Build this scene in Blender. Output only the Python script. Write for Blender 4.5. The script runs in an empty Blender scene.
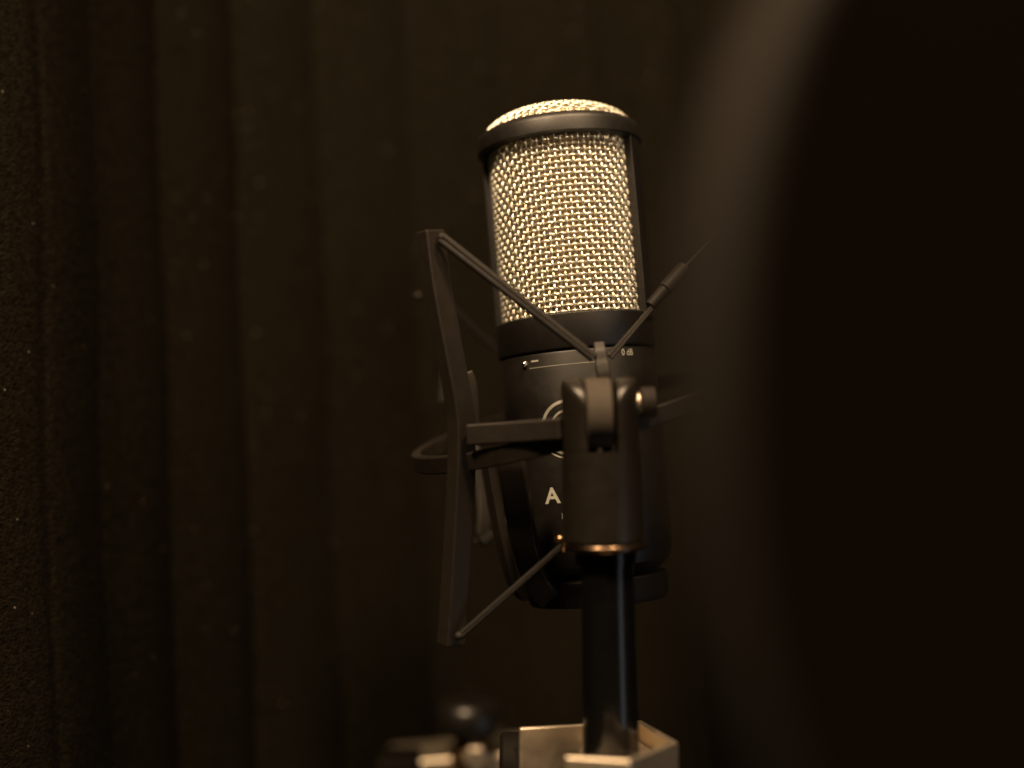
import bpy, bmesh, math, random
from mathutils import Vector, Matrix
random.seed(4)
R_ = math.radians
S = bpy.context.scene
COL = S.collection
F = 1280.0                      # focal length in pixels (45 mm on a 36 mm sensor)
PITCH = R_(3.98)
CR = Vector((1, 0, 0)); CF = Vector((0, math.cos(PITCH), math.sin(PITCH))); CU = Vector((0, -math.sin(PITCH), math.cos(PITCH)))
def P(px, py, d):
    """point of the place seen in that direction at depth d (m) from where the photographer stood (origin)"""
    return CF*d + CR*((px-512)/F*d) + CU*((384-py)/F*d)

# ---------------------------------------------------------------- materials
def new_mat(name):
    m = bpy.data.materials.new(name); m.use_nodes = True
    nt = m.node_tree; b = nt.nodes['Principled BSDF']
    return m, nt, b
def simple(name, col, rough=.45, metal=0., bump=0., bscale=2000., var=.25, vscale=300., spec=.5, coat=0.):
    m, nt, b = new_mat(name)
    tc = nt.nodes.new('ShaderNodeTexCoord')
    n = nt.nodes.new('ShaderNodeTexNoise'); n.inputs['Scale'].default_value = vscale; n.inputs['Detail'].default_value = 4
    nt.links.new(tc.outputs['Object'], n.inputs['Vector'])
    mx = nt.nodes.new('ShaderNodeMix'); mx.data_type = 'RGBA'
    c = Vector(col)
    mx.inputs[6].default_value = (*(c*(1-var)), 1); mx.inputs[7].default_value = (*[min(1, v) for v in c*(1+var)], 1)
    nt.links.new(n.outputs['Fac'], mx.inputs[0]); nt.links.new(mx.outputs[2], b.inputs['Base Color'])
    rr = nt.nodes.new('ShaderNodeMapRange'); rr.inputs[3].default_value = max(.02, rough-.06); rr.inputs[4].default_value = rough+.06
    nt.links.new(n.outputs['Fac'], rr.inputs[0]); nt.links.new(rr.outputs[0], b.inputs['Roughness'])
    b.inputs['Metallic'].default_value = metal
    b.inputs['Specular IOR Level'].default_value = spec
    b.inputs['Coat Weight'].default_value = coat
    if bump:
        n2 = nt.nodes.new('ShaderNodeTexNoise'); n2.inputs['Scale'].default_value = bscale; n2.inputs['Detail'].default_value = 3
        nt.links.new(tc.outputs['Object'], n2.inputs['Vector'])
        bp = nt.nodes.new('ShaderNodeBump'); bp.inputs['Strength'].default_value = bump; bp.inputs['Distance'].default_value = .0003
        nt.links.new(n2.outputs['Fac'], bp.inputs['Height']); nt.links.new(bp.outputs['Normal'], b.inputs['Normal'])
    return m
M = {}
M['body'] = simple('satin_black_paint', (.0055, .0045, .0032), .44, bump=.25, bscale=3500)
M['plastic'] = simple('black_plastic', (.0110, .0085, .0060), .46, bump=.3, bscale=2500, spec=.38)
M['joint'] = simple('joint_black_plastic', (.010, .008, .0055), .36, bump=.15, bscale=2500)
M['lug'] = simple('matte_lug_plastic', (.045, .037, .028), .75, bump=.3, bscale=2500, spec=.25)
M['lugd'] = simple('dull_knob_plastic', (.016, .012, .009), .7, spec=.25)
M['cup'] = simple('cup_black_plastic', (.007, .0055, .004), .6, spec=.2)
M['cord'] = simple('elastic_cord', (.010, .008, .006), .55, spec=.3, bump=.8, bscale=5000)
M['tube'] = simple('gloss_black_tube', (.003, .003, .003), .22, spec=.35)
M['wire'] = simple('champagne_wire', (.80, .78, .68), .34, 1.0, var=.08)
M['wire_in'] = simple('inner_gauze', (.60, .48, .30), .45, 1.0, var=.2, vscale=900)
M['gold'] = simple('champagne_metal', (.70, .61, .48), .45, 1.0, bump=.25, bscale=6000, var=.06)
M['brass'] = simple('brass', (.62, .40, .22), .25, 1.0)
M['chrome'] = simple('chrome', (.8, .78, .75), .12, 1.0, var=.05)
M['print'] = simple('pale_print', (.34, .34, .30), .5, var=.06)
M['groove'] = simple('dark_groove', (.005, .004, .003), .7, spec=.08)
M['hoop'] = simple('hoop_plastic', (.0078, .0062, .0045), .7, spec=.1)
M['fabric'] = simple('black_nylon', (.0042, .0031, .0018), .95, spec=.0)
M['shell'] = simple('black_shell', (.02, .018, .015), .5)
M['rubber'] = simple('black_rubber', (.008, .007, .006), .35)
def foam_mat():
    m, nt, b = new_mat('acoustic_foam')
    L = nt.links.new
    tc = nt.nodes.new('ShaderNodeTexCoord')
    n = nt.nodes.new('ShaderNodeTexNoise'); n.inputs['Scale'].default_value = 420; n.inputs['Detail'].default_value = 6; n.inputs['Roughness'].default_value = .7
    L(tc.outputs['Object'], n.inputs['Vector'])
    cr = nt.nodes.new('ShaderNodeValToRGB'); cr.color_ramp.elements[0].position = .3; cr.color_ramp.elements[1].position = .72
    cr.color_ramp.elements[0].color = (.0022, .0019, .0012, 1); cr.color_ramp.elements[1].color = (.0118, .0097, .0063, 1)
    L(n.outputs['Fac'], cr.inputs['Fac'])
    # tiny sparkling glints of the foam, put into its colour as pale specks
    v = nt.nodes.new('ShaderNodeTexVoronoi'); v.inputs['Scale'].default_value = 230; L(tc.outputs['Object'], v.inputs['Vector'])
    d = nt.nodes.new('ShaderNodeMath'); d.operation = 'LESS_THAN'; d.inputs[1].default_value = .085; L(v.outputs['Distance'], d.inputs[0])
    sp = nt.nodes.new('ShaderNodeSeparateColor'); L(v.outputs['Color'], sp.inputs[0])
    g = nt.nodes.new('ShaderNodeMath'); g.operation = 'GREATER_THAN'; g.inputs[1].default_value = .86; L(sp.outputs[0], g.inputs[0])
    mu = nt.nodes.new('ShaderNodeMath'); mu.operation = 'MULTIPLY'; L(d.outputs[0], mu.inputs[0]); L(g.outputs[0], mu.inputs[1])
    mx = nt.nodes.new('ShaderNodeMix'); mx.data_type = 'RGBA'; mx.inputs[7].default_value = (.15, .13, .10, 1)
    L(mu.outputs[0], mx.inputs[0]); L(cr.outputs['Color'], mx.inputs[6]); L(mx.outputs[2], b.inputs['Base Color'])
    b.inputs['Roughness'].default_value = 1; b.inputs['Specular IOR Level'].default_value = .02
    n2 = nt.nodes.new('ShaderNodeTexNoise'); n2.inputs['Scale'].default_value = 900; n2.inputs['Detail'].default_value = 4
    L(tc.outputs['Object'], n2.inputs['Vector'])
    bp = nt.nodes.new('ShaderNodeBump'); bp.inputs['Strength'].default_value = 1; bp.inputs['Distance'].default_value = .0012
    L(n2.outputs['Fac'], bp.inputs['Height']); L(bp.outputs['Normal'], b.inputs['Normal'])
    return m
M['foam'] = foam_mat()

# ---------------------------------------------------------------- helpers
def thing(name, label, cat, loc):
    o = bpy.data.objects.new(name, None); COL.objects.link(o); o.location = loc
    o.empty_display_size = .02; o['label'] = label; o['category'] = cat
    return o
def obj(name, bm, mat, parent=None, smooth=True, bevel=0., label=None, auto=40, world=True):
    bmesh.ops.recalc_face_normals(bm, faces=bm.faces)
    me = bpy.data.meshes.new(name); bm.to_mesh(me); bm.free()
    me.materials.append(mat)
    o = bpy.data.objects.new(name, me); COL.objects.link(o)
    if smooth:
        for p in me.polygons: p.use_smooth = True
        me.set_sharp_from_angle(angle=R_(auto))
    if bevel:
        md = o.modifiers.new('bevel', 'BEVEL'); md.width = bevel; md.segments = 3; md.limit_method = 'ANGLE'; md.angle_limit = R_(35)
        md.harden_normals = True
    if parent:
        o.parent = parent
        if world: o.matrix_parent_inverse = wm(parent).inverted()
    if label: o['label'] = label
    return o
def wm(o):
    m = Matrix.LocRotScale(o.location, o.rotation_euler, o.scale)
    if o.parent: m = wm(o.parent) @ o.matrix_parent_inverse @ m
    return m
def lathe(bm, prof, seg=96, mat=Matrix(), a0=0., a1=2*math.pi, cap=True):
    full = abs(a1-a0-2*math.pi) < 1e-6
    n = seg if full else seg+1
    rings = []
    for r, z in prof:
        if r < 1e-7:
            rings.append([bm.verts.new(mat @ Vector((0, 0, z)))]*n)
        else:
            rings.append([bm.verts.new(mat @ Vector((r*math.cos(a0+(a1-a0)*i/seg), r*math.sin(a0+(a1-a0)*i/seg), z))) for i in range(n)])
    for a, b in zip(rings, rings[1:]):
        for i in range(seg):
            j = (i+1) % n
            vs = []
            for v in (a[i], a[j], b[j], b[i]):
                if v not in vs: vs.append(v)
            if len(vs) > 2:
                try: bm.faces.new(vs)
                except ValueError: pass
def sweep(bm, pts, sect, up=Vector((0, 0, 1)), closed=False, scales=None, ups=None):
    """sect: list of (a,b); a along side vector, b along the up-ish vector"""
    n = len(pts); rings = []
    for i, p in enumerate(pts):
        if closed: t = pts[(i+1) % n]-pts[i-1]
        else: t = pts[min(i+1, n-1)]-pts[max(i-1, 0)]
        t.normalize()
        u0 = ups[i] if ups else up
        s = t.cross(u0)
        if s.length < 1e-6: s = t.orthogonal()
        s.normalize(); u = s.cross(t)
        k = scales[i] if scales else 1
        rings.append([bm.verts.new(p+s*a*k+u*b*k) for a, b in sect])
    m = len(sect)
    for i in range(n if closed else n-1):
        A = rings[i]; B = rings[(i+1) % n]
        for j in range(m): bm.faces.new((A[j], A[(j+1) % m], B[(j+1) % m], B[j]))
    if not closed:
        bm.faces.new(rings[0][::-1]); bm.faces.new(rings[-1])
def circ(r, k=12): return [(r*math.cos(2*math.pi*i/k), r*math.sin(2*math.pi*i/k)) for i in range(k)]
def rect(w, h): return [(-w/2, -h/2), (w/2, -h/2), (w/2, h/2), (-w/2, h/2)]
def spline(pts, k=8):
    out = []
    q = [pts[0]*2-pts[1]]+pts+[pts[-1]*2-pts[-2]]
    for i in range(1, len(q)-2):
        for j in range(k):
            t = j/k; a, b, c, d = q[i-1], q[i], q[i+1], q[i+2]
            out.append(.5*((2*b)+(c-a)*t+(2*a-5*b+4*c-d)*t*t+(3*b-a-3*c+d)*t**3))
    out.append(pts[-1]); return out
def box(bm, c, sx, sy, sz, rot=Matrix()):
    vs = [bm.verts.new(c + rot @ Vector((x*sx/2, y*sy/2, z*sz/2))) for x in (-1, 1) for y in (-1, 1) for z in (-1, 1)]
    for f in ((0,1,3,2),(4,6,7,5),(0,4,5,1),(2,3,7,6),(0,2,6,4),(1,5,7,3)): bm.faces.new([vs[i] for i in f])
def frame(o, z):
    z = z.normalized(); x = Vector((1, 0, 0)) if abs(z.x) < .9 else Vector((0, 1, 0))
    y = z.cross(x).normalized(); x = y.cross(z)
    m = Matrix((x, y, z)).transposed().to_4x4(); m.translation = o
    return m

# ================================================================ MICROPHONE
MO = Vector((.0211, .430, .0510)); ROLL = R_(-4.8)
mic = thing('studio_microphone', 'large black condenser microphone with woven champagne wire grille held upright in the spider mount', 'microphone', MO)
mic.rotation_euler = (0, ROLL, 0)
MM = Matrix.LocRotScale(MO, mic.rotation_euler, None)
def mp(name, bm, mat, parent=mic, **k):
    return obj(name, bm, mat, parent, world=(parent is not mic), **k) if parent is mic else _sub(name, bm, mat, parent, **k)
def _sub(name, bm, mat, parent, **k):
    o = obj(name, bm, mat, None, **k); o.parent = parent; return o
GR = .0239; GH = .0610
# woven grille
grille = None
def cyl_weave(R, z0, z1, nv, nh, wr, amp, sides=6, spp=4):
    bm = bmesh.new()
    pz = (z1-z0)/nh
    for i in range(nv):
        a = 2*math.pi*i/nv; pts = []
        for k in range(nh*spp+1):
            t = k/spp
            r = R+amp*math.cos(math.pi*(t+i))
            pts.append(Vector((r*math.cos(a), r*math.sin(a), z0+pz*t)))
        sweep(bm, pts, circ(wr, sides), up=Vector((math.cos(a), math.sin(a), 0)))
    for j in range(nh):
        t = j; N = nv*spp; pts = []; ups = []
        for k in range(N):
            u = k/spp; a = 2*math.pi*u/nv
            r = R-amp*math.cos(math.pi*(t+u))
            pts.append(Vector((r*math.cos(a), r*math.sin(a), z0+pz*t+pz*0)))
        sweep(bm, pts, circ(wr, sides), closed=True)
    return bm
g = mp('wire_grille', cyl_weave(GR, -.001, GH, 78, 32, .00039, .00040), M['wire'], auto=80)
# inner, finer gauze
def cyl_plain(R, z0, z1, nv, nh, wr):
    bm = bmesh.new()
    for i in range(nv):
        a = 2*math.pi*i/nv
        sweep(bm, [Vector((R*math.cos(a), R*math.sin(a), z)) for z in (z0, z1)], circ(wr, 4), up=Vector((math.cos(a), math.sin(a), 0)))
    for j in range(nh):
        z = z0+(z1-z0)*(j+.5)/nh
        sweep(bm, [Vector(((R+wr*.6)*math.cos(2*math.pi*k/90), (R+wr*.6)*math.sin(2*math.pi*k/90), z)) for k in range(90)], circ(wr, 4), closed=True)
    return bm
mp('inner_gauze', cyl_plain(GR-.0019, 0, GH, 190, 82, .00021), M['wire_in'], auto=80)
# capsule behind the gauze
bm = bmesh.new(); 
cm = frame(Vector((0, 0, .031)), Vector((0, -1, 0)))
lathe(bm, [(0, -.006), (.0155, -.006), (.017, -.005), (.017, .005), (.0155, .006), (.0135, .0062), (.0135, .0055), (0, .0055)], 64, cm)
box(bm, Vector((0, 0, .008)), .010, .008, .018)
mp('capsule', bm, M['brass'], bevel=.0003)
# dome of woven wire
def dome_z(r):
    q = min(1, r/.0254); return .0638+.0088*(1-q**2.8)**.6
bm = bmesh.new()
pit = .00195
for ax in (0, 1):
    for i in range(-13, 14):
        c = i*pit
        if abs(c) > .0246: continue
        L = math.sqrt(.0251**2-c*c); n = max(8, int(2*L/(pit/4))); pts = []
        for k in range(n+1):
            s = -L+2*L*k/n; r = math.hypot(c, s)
            z = dome_z(r)+(1 if ax else -1)*.00036*math.cos(math.pi*(s/pit+i))
            pts.append(Vector((c, s, z)) if ax == 0 else Vector((s, c, z)))
        rot = Matrix.Rotation(R_(10), 3, 'Z')
        sweep(bm, [rot @ p for p in pts], circ(.00034, 6))
mp('grille_dome', bm, M['wire'], auto=80)
bm = bmesh.new(); lathe(bm, [(0, dome_z(0)-.002)]+[(r*.001, dome_z(r*.001)-.0018) for r in range(2, 22, 2)]+[(.0225, .061)], 64)
mp('inner_dome_gauze', bm, M['wire_in'])
# top band
bm = bmesh.new()
lathe(bm, [(r, z+.0012) for r, z in [(.0243, .0572), (.0268, .0571), (.0279, .0577), (.0279, .0616), (.0274, .0628), (.0262, .0638), (.0254, .0643), (.0248, .0640), (.0236, .0576), (.0243, .0572)]], 128)
mp('top_band', bm, M['body'], auto=60)
# side straps
for az in (-24, 156):
    bm = bmesh.new(); a0 = R_(az-9.5); a1 = R_(az+9.5)
    ri, ro = .0248, .0274
    rings = []
    for z in (-.002, .0600):
        ring = [Vector((ro*math.cos(a0+(a1-a0)*k/6), ro*math.sin(a0+(a1-a0)*k/6), z)) for k in range(7)]
        ring += [Vector((ri*math.cos(a1-(a1-a0)*k/6), ri*math.sin(a1-(a1-a0)*k/6), z)) for k in range(7)]
        rings.append([bm.verts.new(p) for p in ring])
    n = 14
    for j in range(n): bm.faces.new((rings[0][j], rings[0][(j+1) % n], rings[1][(j+1) % n], rings[1][j]))
    bm.faces.new(rings[0][::-1]); bm.faces.new(rings[1])
    mp('side_strap', bm, M['body'], bevel=.0003)
# collar + body
bm = bmesh.new()
lathe(bm, [(.0225, -.0006), (.0225, .0003), (.0262, .0003), (.0266, -.0001), (.0266, -.0104), (.0263, -.0110), (.0245, -.0111), (.0245, -.0120)], 128)
mp('collar', bm, M['body'], auto=30)
BR = .0262
bm = bmesh.new()
lathe(bm, [(.0246, -.0112), (.0246, -.0116), (.0256, -.0117), (.0260, -.0119), (BR, -.0124), (BR, -.0760), (.0250, -.0805), (.0205, -.0845), (.0150, -.0860), (0, -.0865)], 128)
body = mp('body', bm, M['body'], auto=30)
def onb(s, z, R=BR, lift=.00008):
    a = s/R; return Vector(((R+lift)*math.sin(a), -(R+lift)*math.cos(a), z))
def arc_s(dxpx, zdepth=.405):   # sideways pixels from the axis -> arc length
    x = dxpx/F*.41; return BR*math.asin(max(-.98, min(.98, x/BR)))
def strip(bm, pts, w):
    vs = []
    for i, (s, z) in enumerate(pts):
        s0, z0 = pts[max(0, i-1)]; s1, z1 = pts[min(len(pts)-1, i+1)]
        t = Vector((s1-s0, z1-z0)); t.normalize(); nn = Vector((-t.y, t.x))*w/2
        vs.append((bm.verts.new(onb(s+nn.x, z+nn.y)), bm.verts.new(onb(s-nn.x, z-nn.y))))
    for a, b in zip(vs, vs[1:]): bm.faces.new((a[0], a[1], b[1], b[0]))
def text_on(txt, s, z, size, name, parent, bold=0., sx=1.):
    cu = bpy.data.curves.new(name, 'FONT'); cu.body = txt; cu.size = 1; cu.align_x = 'CENTER'; cu.align_y = 'CENTER'; cu.offset = bold
    to = bpy.data.objects.new('tmp_text', cu); COL.objects.link(to)
    bpy.context.view_layer.update()
    me = bpy.data.meshes.new_from_object(to); bpy.data.objects.remove(to)
    me.name = name
    for v in me.vertices: v.co = onb(s+v.co.x*size*sx, z+v.co.y*size, lift=.00009)
    me.materials.clear(); me.materials.append(M['print'])
    o = bpy.data.objects.new(name, me); COL.objects.link(o); o.parent = parent
    return o
mm = .001
# emblem: nested rings, partly behind the joint
bm = bmesh.new()
cs, cz = arc_s(-21), -.0360
def ringarc(cs, cz, r, w, a0=0, a1=360): strip(bm, [(cs+r*math.cos(R_(a)), cz+r*math.sin(R_(a))) for a in range(a0, a1+1, 6)], w)
ringarc(cs, cz, .0082, .0010, 60, 300)
ringarc(cs, cz+.0002, .0050, .0007, 40, 180)
ringarc(cs+.0004, cz-.0004, .0079, .0012, 222, 300)
ringarc(cs, cz-.0004, .0094, .0004, 214, 290)
_sub('emblem', bm, M['print'], body, smooth=False)
text_on('A', arc_s(-41), -.0575, .0070, 'lettering', body, bold=.022, sx=1.1)
text_on('I', arc_s(-33), -.0640, .0026, 'small_lettering', body)
text_on('0 dB', arc_s(46), -.0137, .0030, 'switch_marking', body, sx=.85)
bm = bmesh.new(); strip(bm, [(BR*R_(a), -.0162) for a in range(-40, 17, 2)], .00014)
strip(bm, [(BR*R_(a)-.0, -.0140) for a in (-38, -35, -32)], .0005)
_sub('printed_line', bm, M['print'], body, smooth=False)
bm = bmesh.new(); bmesh.ops.create_uvsphere(bm, u_segments=20, v_segments=12, radius=.00105, matrix=Matrix.Translation(onb(BR*R_(-44), -.0146)))
_sub('slide_switch', bm, M['chrome'], body)

# ================================================================ SHOCK MOUNT
mt = thing('shock_mount', 'black spider shock mount with bent posts and elastic cords cradling the microphone', 'shock mount', P(578, 430, .43))
# outer ring
RC = P(578, 417, .430); e1 = Vector((math.cos(R_(15)), 0, math.sin(R_(15)))); e2 = Vector((0, math.cos(R_(8.0)), math.sin(R_(8.0))))
nrm = e1.cross(e2).normalized()
RR = .0555
pts = [RC+e1*RR*math.cos(2*math.pi*i/96)+e2*RR*math.sin(2*math.pi*i/96) for i in range(96)]
bm = bmesh.new(); sweep(bm, pts, rect(.0032, .0056), up=nrm, closed=True)
obj('outer_ring', bm, M['plastic'], mt, bevel=.0006)
def cordpair(a, b, sep=.0014, r=.0009, n=2, name='elastic_cord', sag=0.):
    bm = bmesh.new(); d = (b-a).normalized()
    side = d.cross(CF).normalized()
    for k in range(n):
        o = side*(k-(n-1)/2)*sep
        pp = []
        for i in range(13):
            t = i/12
            pp.append(a.lerp(b, t)+o*(1-.45*t)+Vector((0, 0, -sag*math.sin(math.pi*t))))
        sweep(bm, pp, circ(r, 10))
    return obj(name, bm, M['cord'], mt)
# posts: bent bars standing on the ring
def post(path, w1, w2, az, name='post', scales=None):
    bm = bmesh.new()
    pp = spline(path, 6)
    side = Vector((math.sin(R_(az)), -math.cos(R_(az)), 0))
    sweep(bm, pp, rect(w1, w2), up=side)
    return obj(name, bm, M['plastic'], mt, bevel=.0005)
post([P(430, 231, .388), P(437, 285, .388), P(449, 350, .388), P(459.5, 405, .388), P(462, 440, .388), P(460, 500, .388), P(456, 570, .388), P(451, 645, .388)], .0070, .0056, 40)
post([P(434, 292, .47), P(441, 340, .47), P(449, 385, .47), P(462, 430, .47), P(474, 455, .465), P(482, 490, .46), P(484, 520, .455), P(480, 545, .452)], .0046, .0036, 15)
post([P(738, 212, .402), P(734, 270, .402), P(726, 340, .402), P(720, 410, .402), P(724, 480, .402), P(732, 560, .402), P(740, 620, .402)], .0056, .0042, -38)
post([P(726, 282, .475), P(722, 340, .475), P(714, 400, .475), P(712, 450, .475), P(716, 520, .47), P(722, 580, .47)], .0052, .0042, 30)
# end caps of the front post
for p, s in ((P(442, 237, .384), 1), (P(459, 636, .384), 1)):
    bm = bmesh.new(); bmesh.ops.create_uvsphere(bm, u_segments=16, v_segments=10, radius=.0013, matrix=Matrix.Translation(p))
    obj('cord_knot', bm, M['cord'], mt)
bm = bmesh.new(); bmesh.ops.create_uvsphere(bm, u_segments=16, v_segments=10, radius=.0014, matrix=Matrix.Translation(P(418, 296, .47)))
obj('cord_knot', bm, M['cord'], mt)
# clip lug seen at the left of the rear post
bm = bmesh.new(); sweep(bm, [P(442, 372, .462), P(443, 402, .462)], rect(.0032, .003), up=CF, scales=[.3, 1.])
obj('cord_clip', bm, M['plastic'], mt, bevel=.0004)
bm = bmesh.new(); sweep(bm, spline([P(480, 545, .447), P(478, 538, .446), P(474, 530, .446)], 4), circ(.0006, 8))
obj('cord_clip', bm, M['chrome'], mt)
# gusset beside the front post
bm = bmesh.new(); sweep(bm, spline([P(467, 372, .390), P(471, 384, .390), P(473.5, 405, .390), P(474, 430, .390)], 5), rect(.0030, .0040), up=Vector((.3, -1, 0)), scales=None)
obj('gusset', bm, M['plastic'], mt, bevel=.0006)
# arm from post to swivel joint
bm = bmesh.new(); sweep(bm, [P(469, 435, .384), P(500, 433, .380), P(530, 431, .376), P(564, 428.5, .3705)], rect(.0050, .0064), up=CU)
obj('arm', bm, M['plastic'], mt, bevel=.0007)
# elastic cords
cordpair(P(441, 238, .3840), P(594, 358, .381), .0016, .0011)
cordpair(P(610, 357, .3825), P(656, 303, .392), .0010, .00055)
cordpair(P(444, 300, .465), P(506, 359, .470), .0014, .0008)
cordpair(P(459, 637, .384), P(562, 546, .381), .0009, .0007, n=2)
cordpair(P(482, 543, .447), P(560, 480, .47), .0012)
# sleeve at right cord end
bm = bmesh.new(); sweep(bm, [P(650, 306, .3915), P(664, 290, .394), P(664.5, 289.5, .394), P(684, 268, .398)], circ(.0019, 14), scales=[.9, 1, 1.25, 1.2])
obj('cord_sleeve', bm, M['cup'], mt)
bm = bmesh.new(); sweep(bm, [P(684, 268, .398), P(728, 222, .402)], circ(.0006, 10))
obj('cord_sleeve', bm, M['cup'], mt)
# front hook of the inner cage
bm = bmesh.new(); sweep(bm, spline([P(599, 343, .3835), P(600, 352, .3825), P(602, 364, .3815), P(604, 378, .3805), P(604, 396, .3805)], 5), rect(.0040, .0030), up=CF, scales=[.85]*5+[.95]*5+[1.05]*5+[1.0]*5+[.9])
obj('cord_hook', bm, M['plastic'], mt, bevel=.0005)
# brass lower hook
bm = bmesh.new(); sweep(bm, spline([P(556, 540, .378), P(560, 538, .377), P(564, 543, .377), P(563, 550, .378)], 5), circ(.0008, 10))
obj('lower_hook', bm, M['brass'], mt)
# inner cage: bars down to the cup
def bar(path, w, t, up):
    bm = bmesh.new(); sweep(bm, spline(path, 6), rect(w, t), up=up); return obj('cage_bar', bm, M['plastic'], mt, bevel=.0005)
bar([P(510, 450, .392), P(516, 490, .392), P(524, 540, .396), P(534, 575, .404), P(544, 592, .408), P(556, 602, .414)], .0085, .0030, Vector((-.4, -1, 0)))
bar([P(486, 455, .425), P(494, 500, .425), P(503, 545, .425), P(513, 580, .428), P(524, 598, .430)], .0060, .0030, Vector((-1, -.5, 0)))
bar([P(626, 440, .392), P(626, 500, .395), P(622, 560, .400), P(616, 600, .402)], .0080, .0030, Vector((.4, -1, 0)))
bar([P(560, 440, .468), P(566, 500, .468), P(574, 560, .466), P(580, 600, .46)], .0080, .0030, Vector((0, 1, 0)))
# cup at the mic foot
bm = bmesh.new()
lathe(bm, [(.0212, -.0850), (.0232, -.0850), (.0236, -.0856), (.0235, -.0915), (.0225, -.0935), (.0100, -.0940), (.0100, -.0925), (.0206, -.0920), (.0212, -.0850)], 96, MM)
obj('cup', bm, M['cup'], mt, auto=30)
# ---- swivel joint: centre lug and fork
JD = .371
jc = P(598, 415, JD)
px = JD/F
bm = bmesh.new()
# lug: disc on horizontal axis plus web running back to the ring
mx = frame(jc, Vector((1, 0, .03)))
lathe(bm, [(0, -.0037), (.0103, -.0037), (.0107, -.0033), (.0107, .0033), (.0103, .0037), (0, .0037)], 64, mx)
obj('swivel_lug', bm, M['lug'], mt, auto=35, label='lighter centre lug of the swivel joint')
bm = bmesh.new(); box(bm, jc+Vector((0, .0125, .002)), .0076, .012, .009)
obj('lug_web', bm, M['plastic'], mt, bevel=.0005)
# fork: round block whose domed head is split by a slot into two ears
axis_top = jc+Vector((.0003, 0, .0109)); axis_bot = P(603.5, 541, JD)
ax = (axis_top-axis_bot).normalized(); HL = (axis_top-axis_bot).length
FM = frame(axis_bot, ax)
SL = .00405; ZS = HL-.0215
def clipped(sgn=0):
    b = bmesh.new(); rr = .0112; c = .0056
    top = [(rr-c+c*math.sin(R_(a)), HL-c+c*math.cos(R_(a))) for a in range(90, -1, -10)]
    lathe(b, [(0, 0), (rr+.0001, 0), (rr+.0005, .0004), (rr+.0004, HL*.4), (rr+.0002, HL*.55)]+top+[(rr*.3, HL+.0001), (0, HL+.0001)], 96, FM)
    lug_x = FM.to_3x3() @ Vector((1, 0, 0))
    def cut(co, no):
        geom = b.verts[:]+b.edges[:]+b.faces[:]
        r = bmesh.ops.bisect_plane(b, geom=geom, plane_co=co, plane_no=no, clear_outer=True)
        ed = [e for e in r['geom_cut'] if isinstance(e, bmesh.types.BMEdge)]
        bmesh.ops.contextual_create(b, geom=ed)
    zs = FM @ Vector((0, 0, ZS))
    if sgn == 0: cut(zs, ax)
    else:
        cut(zs, -ax); cut(FM @ Vector((sgn*SL, 0, 0)), -lug_x*sgn)
    return b
fork = obj('swivel_fork', clipped(0), M['joint'], mt, auto=30)
for sg in (-1, 1):
    b = bmesh.new(); rr = .0112; cols = []
    zc = HL-rr; amin = math.asin(SL/rr)
    for k in range(41):
        a = amin+(math.pi-2*amin)*k/40; y = -rr*math.cos(a); x1 = max(SL+1e-5, rr*math.sin(a)); zt = zc+rr*math.sin(a)
        cols.append([b.verts.new(FM @ Vector(q)) for q in ((sg*SL, y, zt), (sg*(SL+x1)/2, y, zt), (sg*x1, y, zt), (sg*x1, y, (zt+ZS)/2), (sg*x1, y, ZS-.0020), (sg*SL, y, ZS-.0020))])
    for A_, B_ in zip(cols, cols[1:]):
        for q in range(6): b.faces.new((A_[q], A_[(q+1) % 6], B_[(q+1) % 6], B_[q]))
    b.faces.new(cols[0][::-1]); b.faces.new(cols[-1])
    e = obj('ear', b, M['joint'], None, auto=28); rm = e.modifiers.new('remesh', 'REMESH'); rm.mode = 'VOXEL'; rm.voxel_size = .00035; rm.use_smooth_shade = True; sm = e.modifiers.new('smooth', 'SMOOTH'); sm.factor = .5; sm.iterations = 150; e.parent = fork; e.matrix_parent_inverse = wm(fork).inverted()
bm = bmesh.new(); bmesh.ops.create_uvsphere(bm, u_segments=12, v_segments=8, radius=.0006, matrix=Matrix.Translation(P(600, 451.5, JD-.0095)))
obj('set_screw', bm, M['plastic'], mt)
# thumb screw on the right
bm = bmesh.new(); tm = frame(P(637.5, 403, JD), Vector((1, 0, .04)))
lathe(bm, [(0, -.002), (.0032, -.002), (.0034, -.0006), (.0032, .0008), (0, .0008)], 24, tm)
ts = obj('thumb_screw', bm, M['gold'], mt, auto=30)
bm = bmesh.new(); prof = [(0, .0006), (.0040, .0006), (.0046, .0012), (.0046, .0046), (.0040, .0052), (0, .0052)]
lathe(bm, prof, 18, tm)
k_ = obj('knob', bm, M['lugd'], None, bevel=.0003); k_.parent = ts

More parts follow.
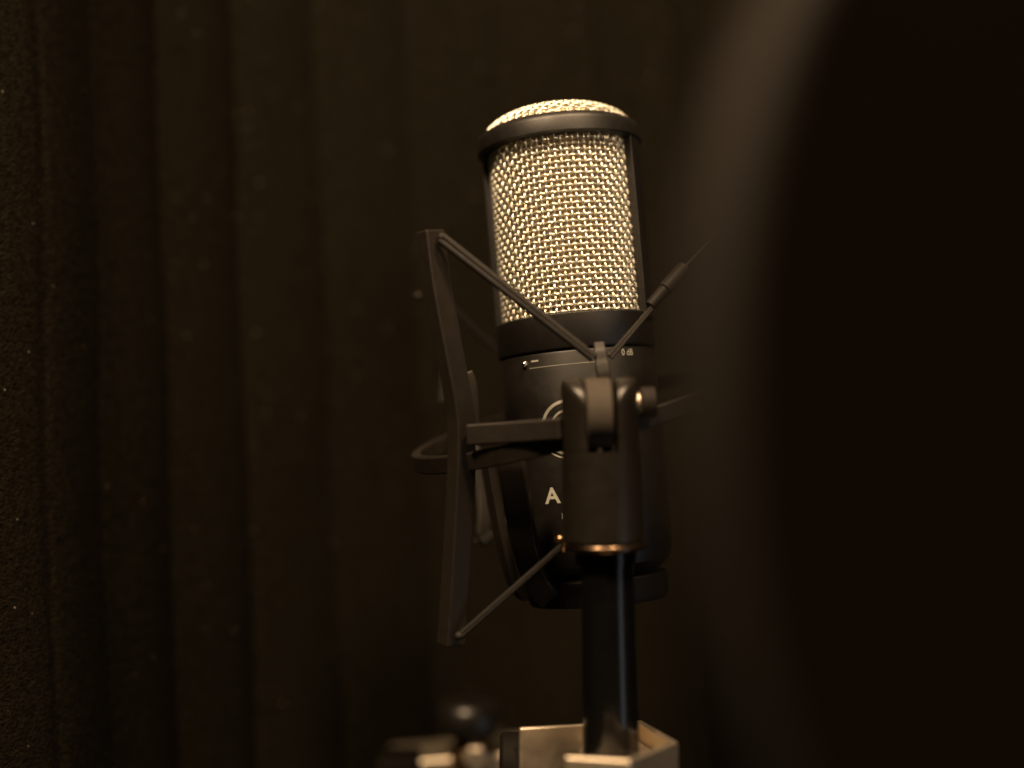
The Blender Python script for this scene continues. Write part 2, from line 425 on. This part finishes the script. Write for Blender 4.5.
# ================================================================ MIC STAND
st = thing('microphone_stand', 'glossy black stand tube with a thin washer rising out of the champagne clamp', 'stand', P(611, 768, .371)+Vector((0, 0, -.25)))
TA = P(607, 549, .371); TB = P(611, 752, .371)
dirn = (TB-TA).normalized(); TE = TA+dirn*.45
bm = bmesh.new(); sweep(bm, [TA, TB, TB+dirn*.02, TE], circ(.0083, 48), up=Vector((0, 1, 0)), scales=[.91, .99, 1, 1])
obj('tube', bm, M['tube'], st, auto=30)
bm = bmesh.new(); wmx = frame(P(605.5, 545, .371), -dirn)
lathe(bm, [(0, -.0011), (.0112, -.0011), (.0120, -.0006), (.0121, 0), (.0120, .0006), (.0112, .0011), (0, .0011)], 64, wmx)
obj('washer', bm, M['brass'] if False else simple('dark_brass', (.16, .11, .07), .28, 1.0), st, auto=50)
bm = bmesh.new(); lathe(bm, [(0, -.0055), (.0088, -.0055), (.0088, -.001), (0, -.001)], 48, frame(P(605.5, 545, .371), -dirn))
obj('thread_collar', bm, M['tube'], st, auto=30)
bm = bmesh.new(); lathe(bm, [(0, .0), (.11, .0), (.112, .004), (.10, .012), (.03, .020), (.010, .022), (0, .022)], 64, Matrix.Translation(TE+Vector((0, 0, -.01))))
obj('base_plate', bm, M['tube'], st, auto=40)

# ================================================================ REFLECTION SHIELD (foam + clamp)
sh = thing('reflection_shield', 'curved dark acoustic foam shield with ribbed lining and champagne metal clamp behind the microphone', 'acoustic shield', Vector((.02, .60, -.22)))
K = [(-.200, .330), (-.190, .372), (-.1785, .405)]
for ppx, d in ((47, .432), (102, .470), (168, .505), (246, .540), (332, .568), (424, .588), (520, .600), (618, .602)):
    K.append(((ppx-512)/F*d, d))
cx = .022
K += [(2*cx-x, y) for x, y in reversed(K[:-2]) if True]
K = [Vector((x, y, 0)) for x, y in K]
lean = .052
bm = bmesh.new(); NS = 22; prof = []
for i in range(len(K)-1):
    a, b = K[i], K[i+1]; t = (b-a).normalized(); nrm_ = Vector((t.y, -t.x, 0))  # towards the camera side
    for k in range(NS):
        u = k/NS
        h = .0036*(max(0, math.sin(math.pi*u))**.55)
        prof.append(a.lerp(b, u)+nrm_*h)
prof.append(K[-1])
rows = []
Z0, Z1, NZ = -.22, .26, 60
rn = random.Random(2)
wob = [[rn.uniform(-1, 1) for _ in range(7)] for _ in range(3)]
for j in range(NZ+1):
    z = Z0+(Z1-Z0)*j/NZ
    rows.append([bm.verts.new(p+Vector((-z*lean + .0007*math.sin(z*31+p.x*90), .0007*math.sin(z*23+p.x*55), z))) for p in prof])
for A, B in zip(rows, rows[1:]):
    for i in range(len(prof)-1): bm.faces.new((A[i], A[i+1], B[i+1], B[i]))
foam = obj('foam_lining', bm, M['foam'], sh, auto=180)
bm = bmesh.new()
outer = []
n = len(K)
for i, p in enumerate(K):
    t = (K[min(i+1, n-1)]-K[max(i-1, 0)]).normalized(); nr = Vector((-t.y, t.x, 0)); outer.append((p+nr*.002, p+nr*.012))
vv = []
for z in (Z0-.004, Z1+.004):
    vv.append([(bm.verts.new(a+Vector((-z*lean, 0, z))), bm.verts.new(b+Vector((-z*lean, 0, z)))) for a, b in outer])
for i in range(n-1):
    L, H = vv
    bm.faces.new((L[i][0], L[i+1][0], H[i+1][0], H[i][0])); bm.faces.new((L[i][1], L[i+1][1], H[i+1][1], H[i][1]))
    bm.faces.new((L[i][0], L[i+1][0], L[i+1][1], L[i][1])); bm.faces.new((H[i][0], H[i+1][0], H[i+1][1], H[i][1]))
for i in (0, n-1): bm.faces.new((vv[0][i][0], vv[0][i][1], vv[1][i][1], vv[1][i][0]))
obj('shell', bm, M['shell'], sh)
# champagne clamp around the tube: a folded channel
hz = -.0757
def G(ppx, ppy):           # point of the clamp rim plane seen there
    d0 = Vector(((ppx-512)/F, 0, (384-ppy)/F)); v = CF+CR*d0.x+CU*d0.z
    return v*(hz/v.z)
rim = [G(520, 728), G(582, 724.5), G(638, 721.5), G(671, 741.5), G(626, 758.5), G(566, 755)]
bm = bmesh.new(); H = .055; T = .0019
n = len(rim); A = []
cen = G(611, 745)
for i, p in enumerate(rim):
    a = (rim[i]-rim[i-1]).normalized() if i else None
    b = (rim[i+1]-rim[i]).normalized() if i < n-1 else None
    t = ((a or b)+(b or a)).normalized()
    nr = Vector((t.y, -t.x, 0))
    if a and b: nr = nr/max(.5, math.cos(a.angle(b)/2))
    A.append((p, p-nr*T))
top = [(bm.verts.new(p), bm.verts.new(q)) for p, q in A]
bot = [(bm.verts.new(p-Vector((0, 0, H))), bm.verts.new(q-Vector((0, 0, H)))) for p, q in A]
for i in range(n-1):
    bm.faces.new((top[i][0], top[i+1][0], top[i+1][1], top[i][1])); bm.faces.new((bot[i][0], bot[i+1][0], bot[i+1][1], bot[i][1]))
    bm.faces.new((top[i][0], top[i+1][0], bot[i+1][0], bot[i][0])); bm.faces.new((top[i][1], top[i+1][1], bot[i+1][1], bot[i][1]))
for i in (0, n-1): bm.faces.new((top[i][0], top[i][1], bot[i][1], bot[i][0]))
cl = obj('clamp_channel', bm, M['gold'], sh, bevel=.0007)
# web plate just under the rim
bm = bmesh.new(); web = [rim[1], rim[2], rim[3], rim[4], rim[5]]
ins = [cen+(p-cen)*.965 for p in web]
a = [bm.verts.new(p+Vector((0, 0, -.0055))) for p in ins]; b = [bm.verts.new(p+Vector((0, 0, -.0070))) for p in ins]
bm.faces.new(a); bm.faces.new(b[::-1])
for i in range(len(a)): bm.faces.new((a[i], a[(i+1) % len(a)], b[(i+1) % len(a)], b[i]))
obj('clamp_web', bm, M['gold'], sh)
# knurled knob at the left of the clamp
bm = bmesh.new(); km = frame(P(519, 768, .392), Vector((-1, 0, 0)))
prof_ = [(0, .006), (.0095, .006), (.0108, .0048), (.0108, -.001), (0, -.001)]
lathe(bm, prof_, 40, km); obj('clamp_knob', bm, M['groove'], sh, auto=35)
# rail behind, running across to the shield
bm = bmesh.new()
sweep(bm, [P(388, 768, .55), P(520, 757, .55), P(660, 764, .55)], rect(.030, .013), up=CU)
rail = None
obj('support_rail', bm, M['gold'], sh, bevel=.0015)
bm = bmesh.new(); box(bm, P(400, 770, .540), .018, .03, .014); obj('rail_end_cap', bm, M['groove'], sh, bevel=.002)
# knob on a spindle on the rail
kc = P(470, 716, .54)
bm = bmesh.new(); bm2 = frame(kc, Vector((0, 0, 1))) @ Matrix.Scale(1.15, 4)
lathe(bm, [(0, -.0065), (.0105, -.0065), (.0122, -.0050), (.0124, -.001), (.0120, .0025), (.0105, .0048), (.0080, .0058), (0, .0062)], 48, bm2)
obj('ball_knob', bm, M['rubber'], sh, auto=60)
bm = bmesh.new(); lathe(bm, [(0, -.020), (.0075, -.020), (.0075, -.0115), (.0062, -.0095), (.0045, -.0065), (0, -.0065)], 40, bm2)
obj('knob_spindle', bm, M['brass'], sh, auto=40)
bm = bmesh.new(); nm = frame(P(476, 757, .530), Vector((0, -1, 0)))
lathe(bm, [(0, 0), (.0055, 0), (.0055, .003), (.0045, .004), (0, .004)], 6, nm); obj('rail_bolt', bm, M['gold'], sh, bevel=.0004)
# link from the rail to the stand clamp and to the shell
bm = bmesh.new(); box(bm, Vector((.022, .50, P(520, 790, .55).z-.012)), .026, .23, .004); obj('support_plate', bm, M['shell'], sh, bevel=.0006)

# ================================================================ POP FILTER
LP = P(702, 425, .152); th = R_(43); PR = .093
u = Vector((math.cos(th), math.sin(th), 0)); PC = LP+u*PR
pf = thing('pop_filter', 'round black pop filter hoop close to the lens, blurred along the right of the frame', 'pop filter', PC+Vector((0, 0, -PR)))
bm = bmesh.new()
nrm_p = u.cross(Vector((0, 0, 1))).normalized()
pts = [PC+u*PR*math.cos(2*math.pi*i/128)+Vector((0, 0, PR))*math.sin(2*math.pi*i/128) for i in range(128)]
sweep(bm, pts, [(a*.0050, b*.0040) for a, b in circ(1, 20)], closed=True, ups=[(p-PC).normalized() for p in pts])
obj('hoop', bm, M['hoop'], pf, auto=180)
for s in (-1, 1):
    bm = bmesh.new(); fm = frame(PC+nrm_p*s*.0024, nrm_p)
    lathe(bm, [(0, -.0002), (PR-.002, -.0002), (PR-.002, .0002), (0, .0002)], 96, fm)
    obj('nylon_screen', bm, M['fabric'], pf, auto=30)
bm = bmesh.new(); g0 = PC+Vector((0, 0, -PR-.003))
gp = spline([g0, g0+Vector((0, 0, -.05)), g0+Vector((.01, .03, -.12)), g0+Vector((.0, .08, -.17)), Vector((.05, .355, -.30))], 14)
sweep(bm, gp, circ(.004, 16)); obj('gooseneck', bm, M['tube'], pf)

# ================================================================ ROOM BEHIND
bm = bmesh.new(); box(bm, Vector((0, 1.0, .3)), 6, .05, 3)
w = obj('wall', bm, simple('dark_wall', (.02, .016, .011), .9), smooth=False); w['kind'] = 'structure'

# ================================================================ LIGHT
def lamp(name, loc, target, size, power, col, sy=None):
    l = bpy.data.lights.new(name, 'AREA'); l.shape = 'RECTANGLE'; l.size = size; l.size_y = sy or size; l.energy = power; l.color = col
    o = bpy.data.objects.new(name, l); COL.objects.link(o); o.location = loc
    o.rotation_euler = (Vector(target)-Vector(loc)).to_track_quat('-Z', 'Y').to_euler(); return o
tgt = (.03, .42, 0)
lamp('ceiling_lamp', (.26, -.12, .98), tgt, .15, 17, (1, .69, .41))
lamp('ceiling_lamp', (-.36, -.20, .92), tgt, .15, 24, (1, .69, .41))
lamp('front_lamp', (.52, -.58, .34), tgt, .26, 5.6, (1, .69, .41))
lamp('side_panel_glow', (.80, -.22, -.28), (.03, .37, -.08), .24, .8, (.85, .9, 1), .8)
wd = bpy.data.worlds.new('World'); S.world = wd; wd.use_nodes = True
bg = wd.node_tree.nodes['Background']; bg.inputs[0].default_value = (1, .70, .40, 1); bg.inputs[1].default_value = .016

# ================================================================ CAMERA
cd = bpy.data.cameras.new('camera'); cam = bpy.data.objects.new('camera', cd); COL.objects.link(cam)
cam.location = (0, 0, 0); cam.rotation_euler = (R_(90)+PITCH, 0, 0)
cd.sensor_width = 36; cd.lens = 45; cd.clip_start = .005; cd.clip_end = 50
cd.dof.use_dof = True; cd.dof.focus_distance = .402; cd.dof.aperture_fstop = 2.6; cd.dof.aperture_blades = 0
S.camera = cam
S.render.resolution_x = 1024; S.render.resolution_y = 768
S.view_settings.view_transform = 'Standard'; S.view_settings.look = 'None'; S.view_settings.exposure = 0; S.view_settings.gamma = 1
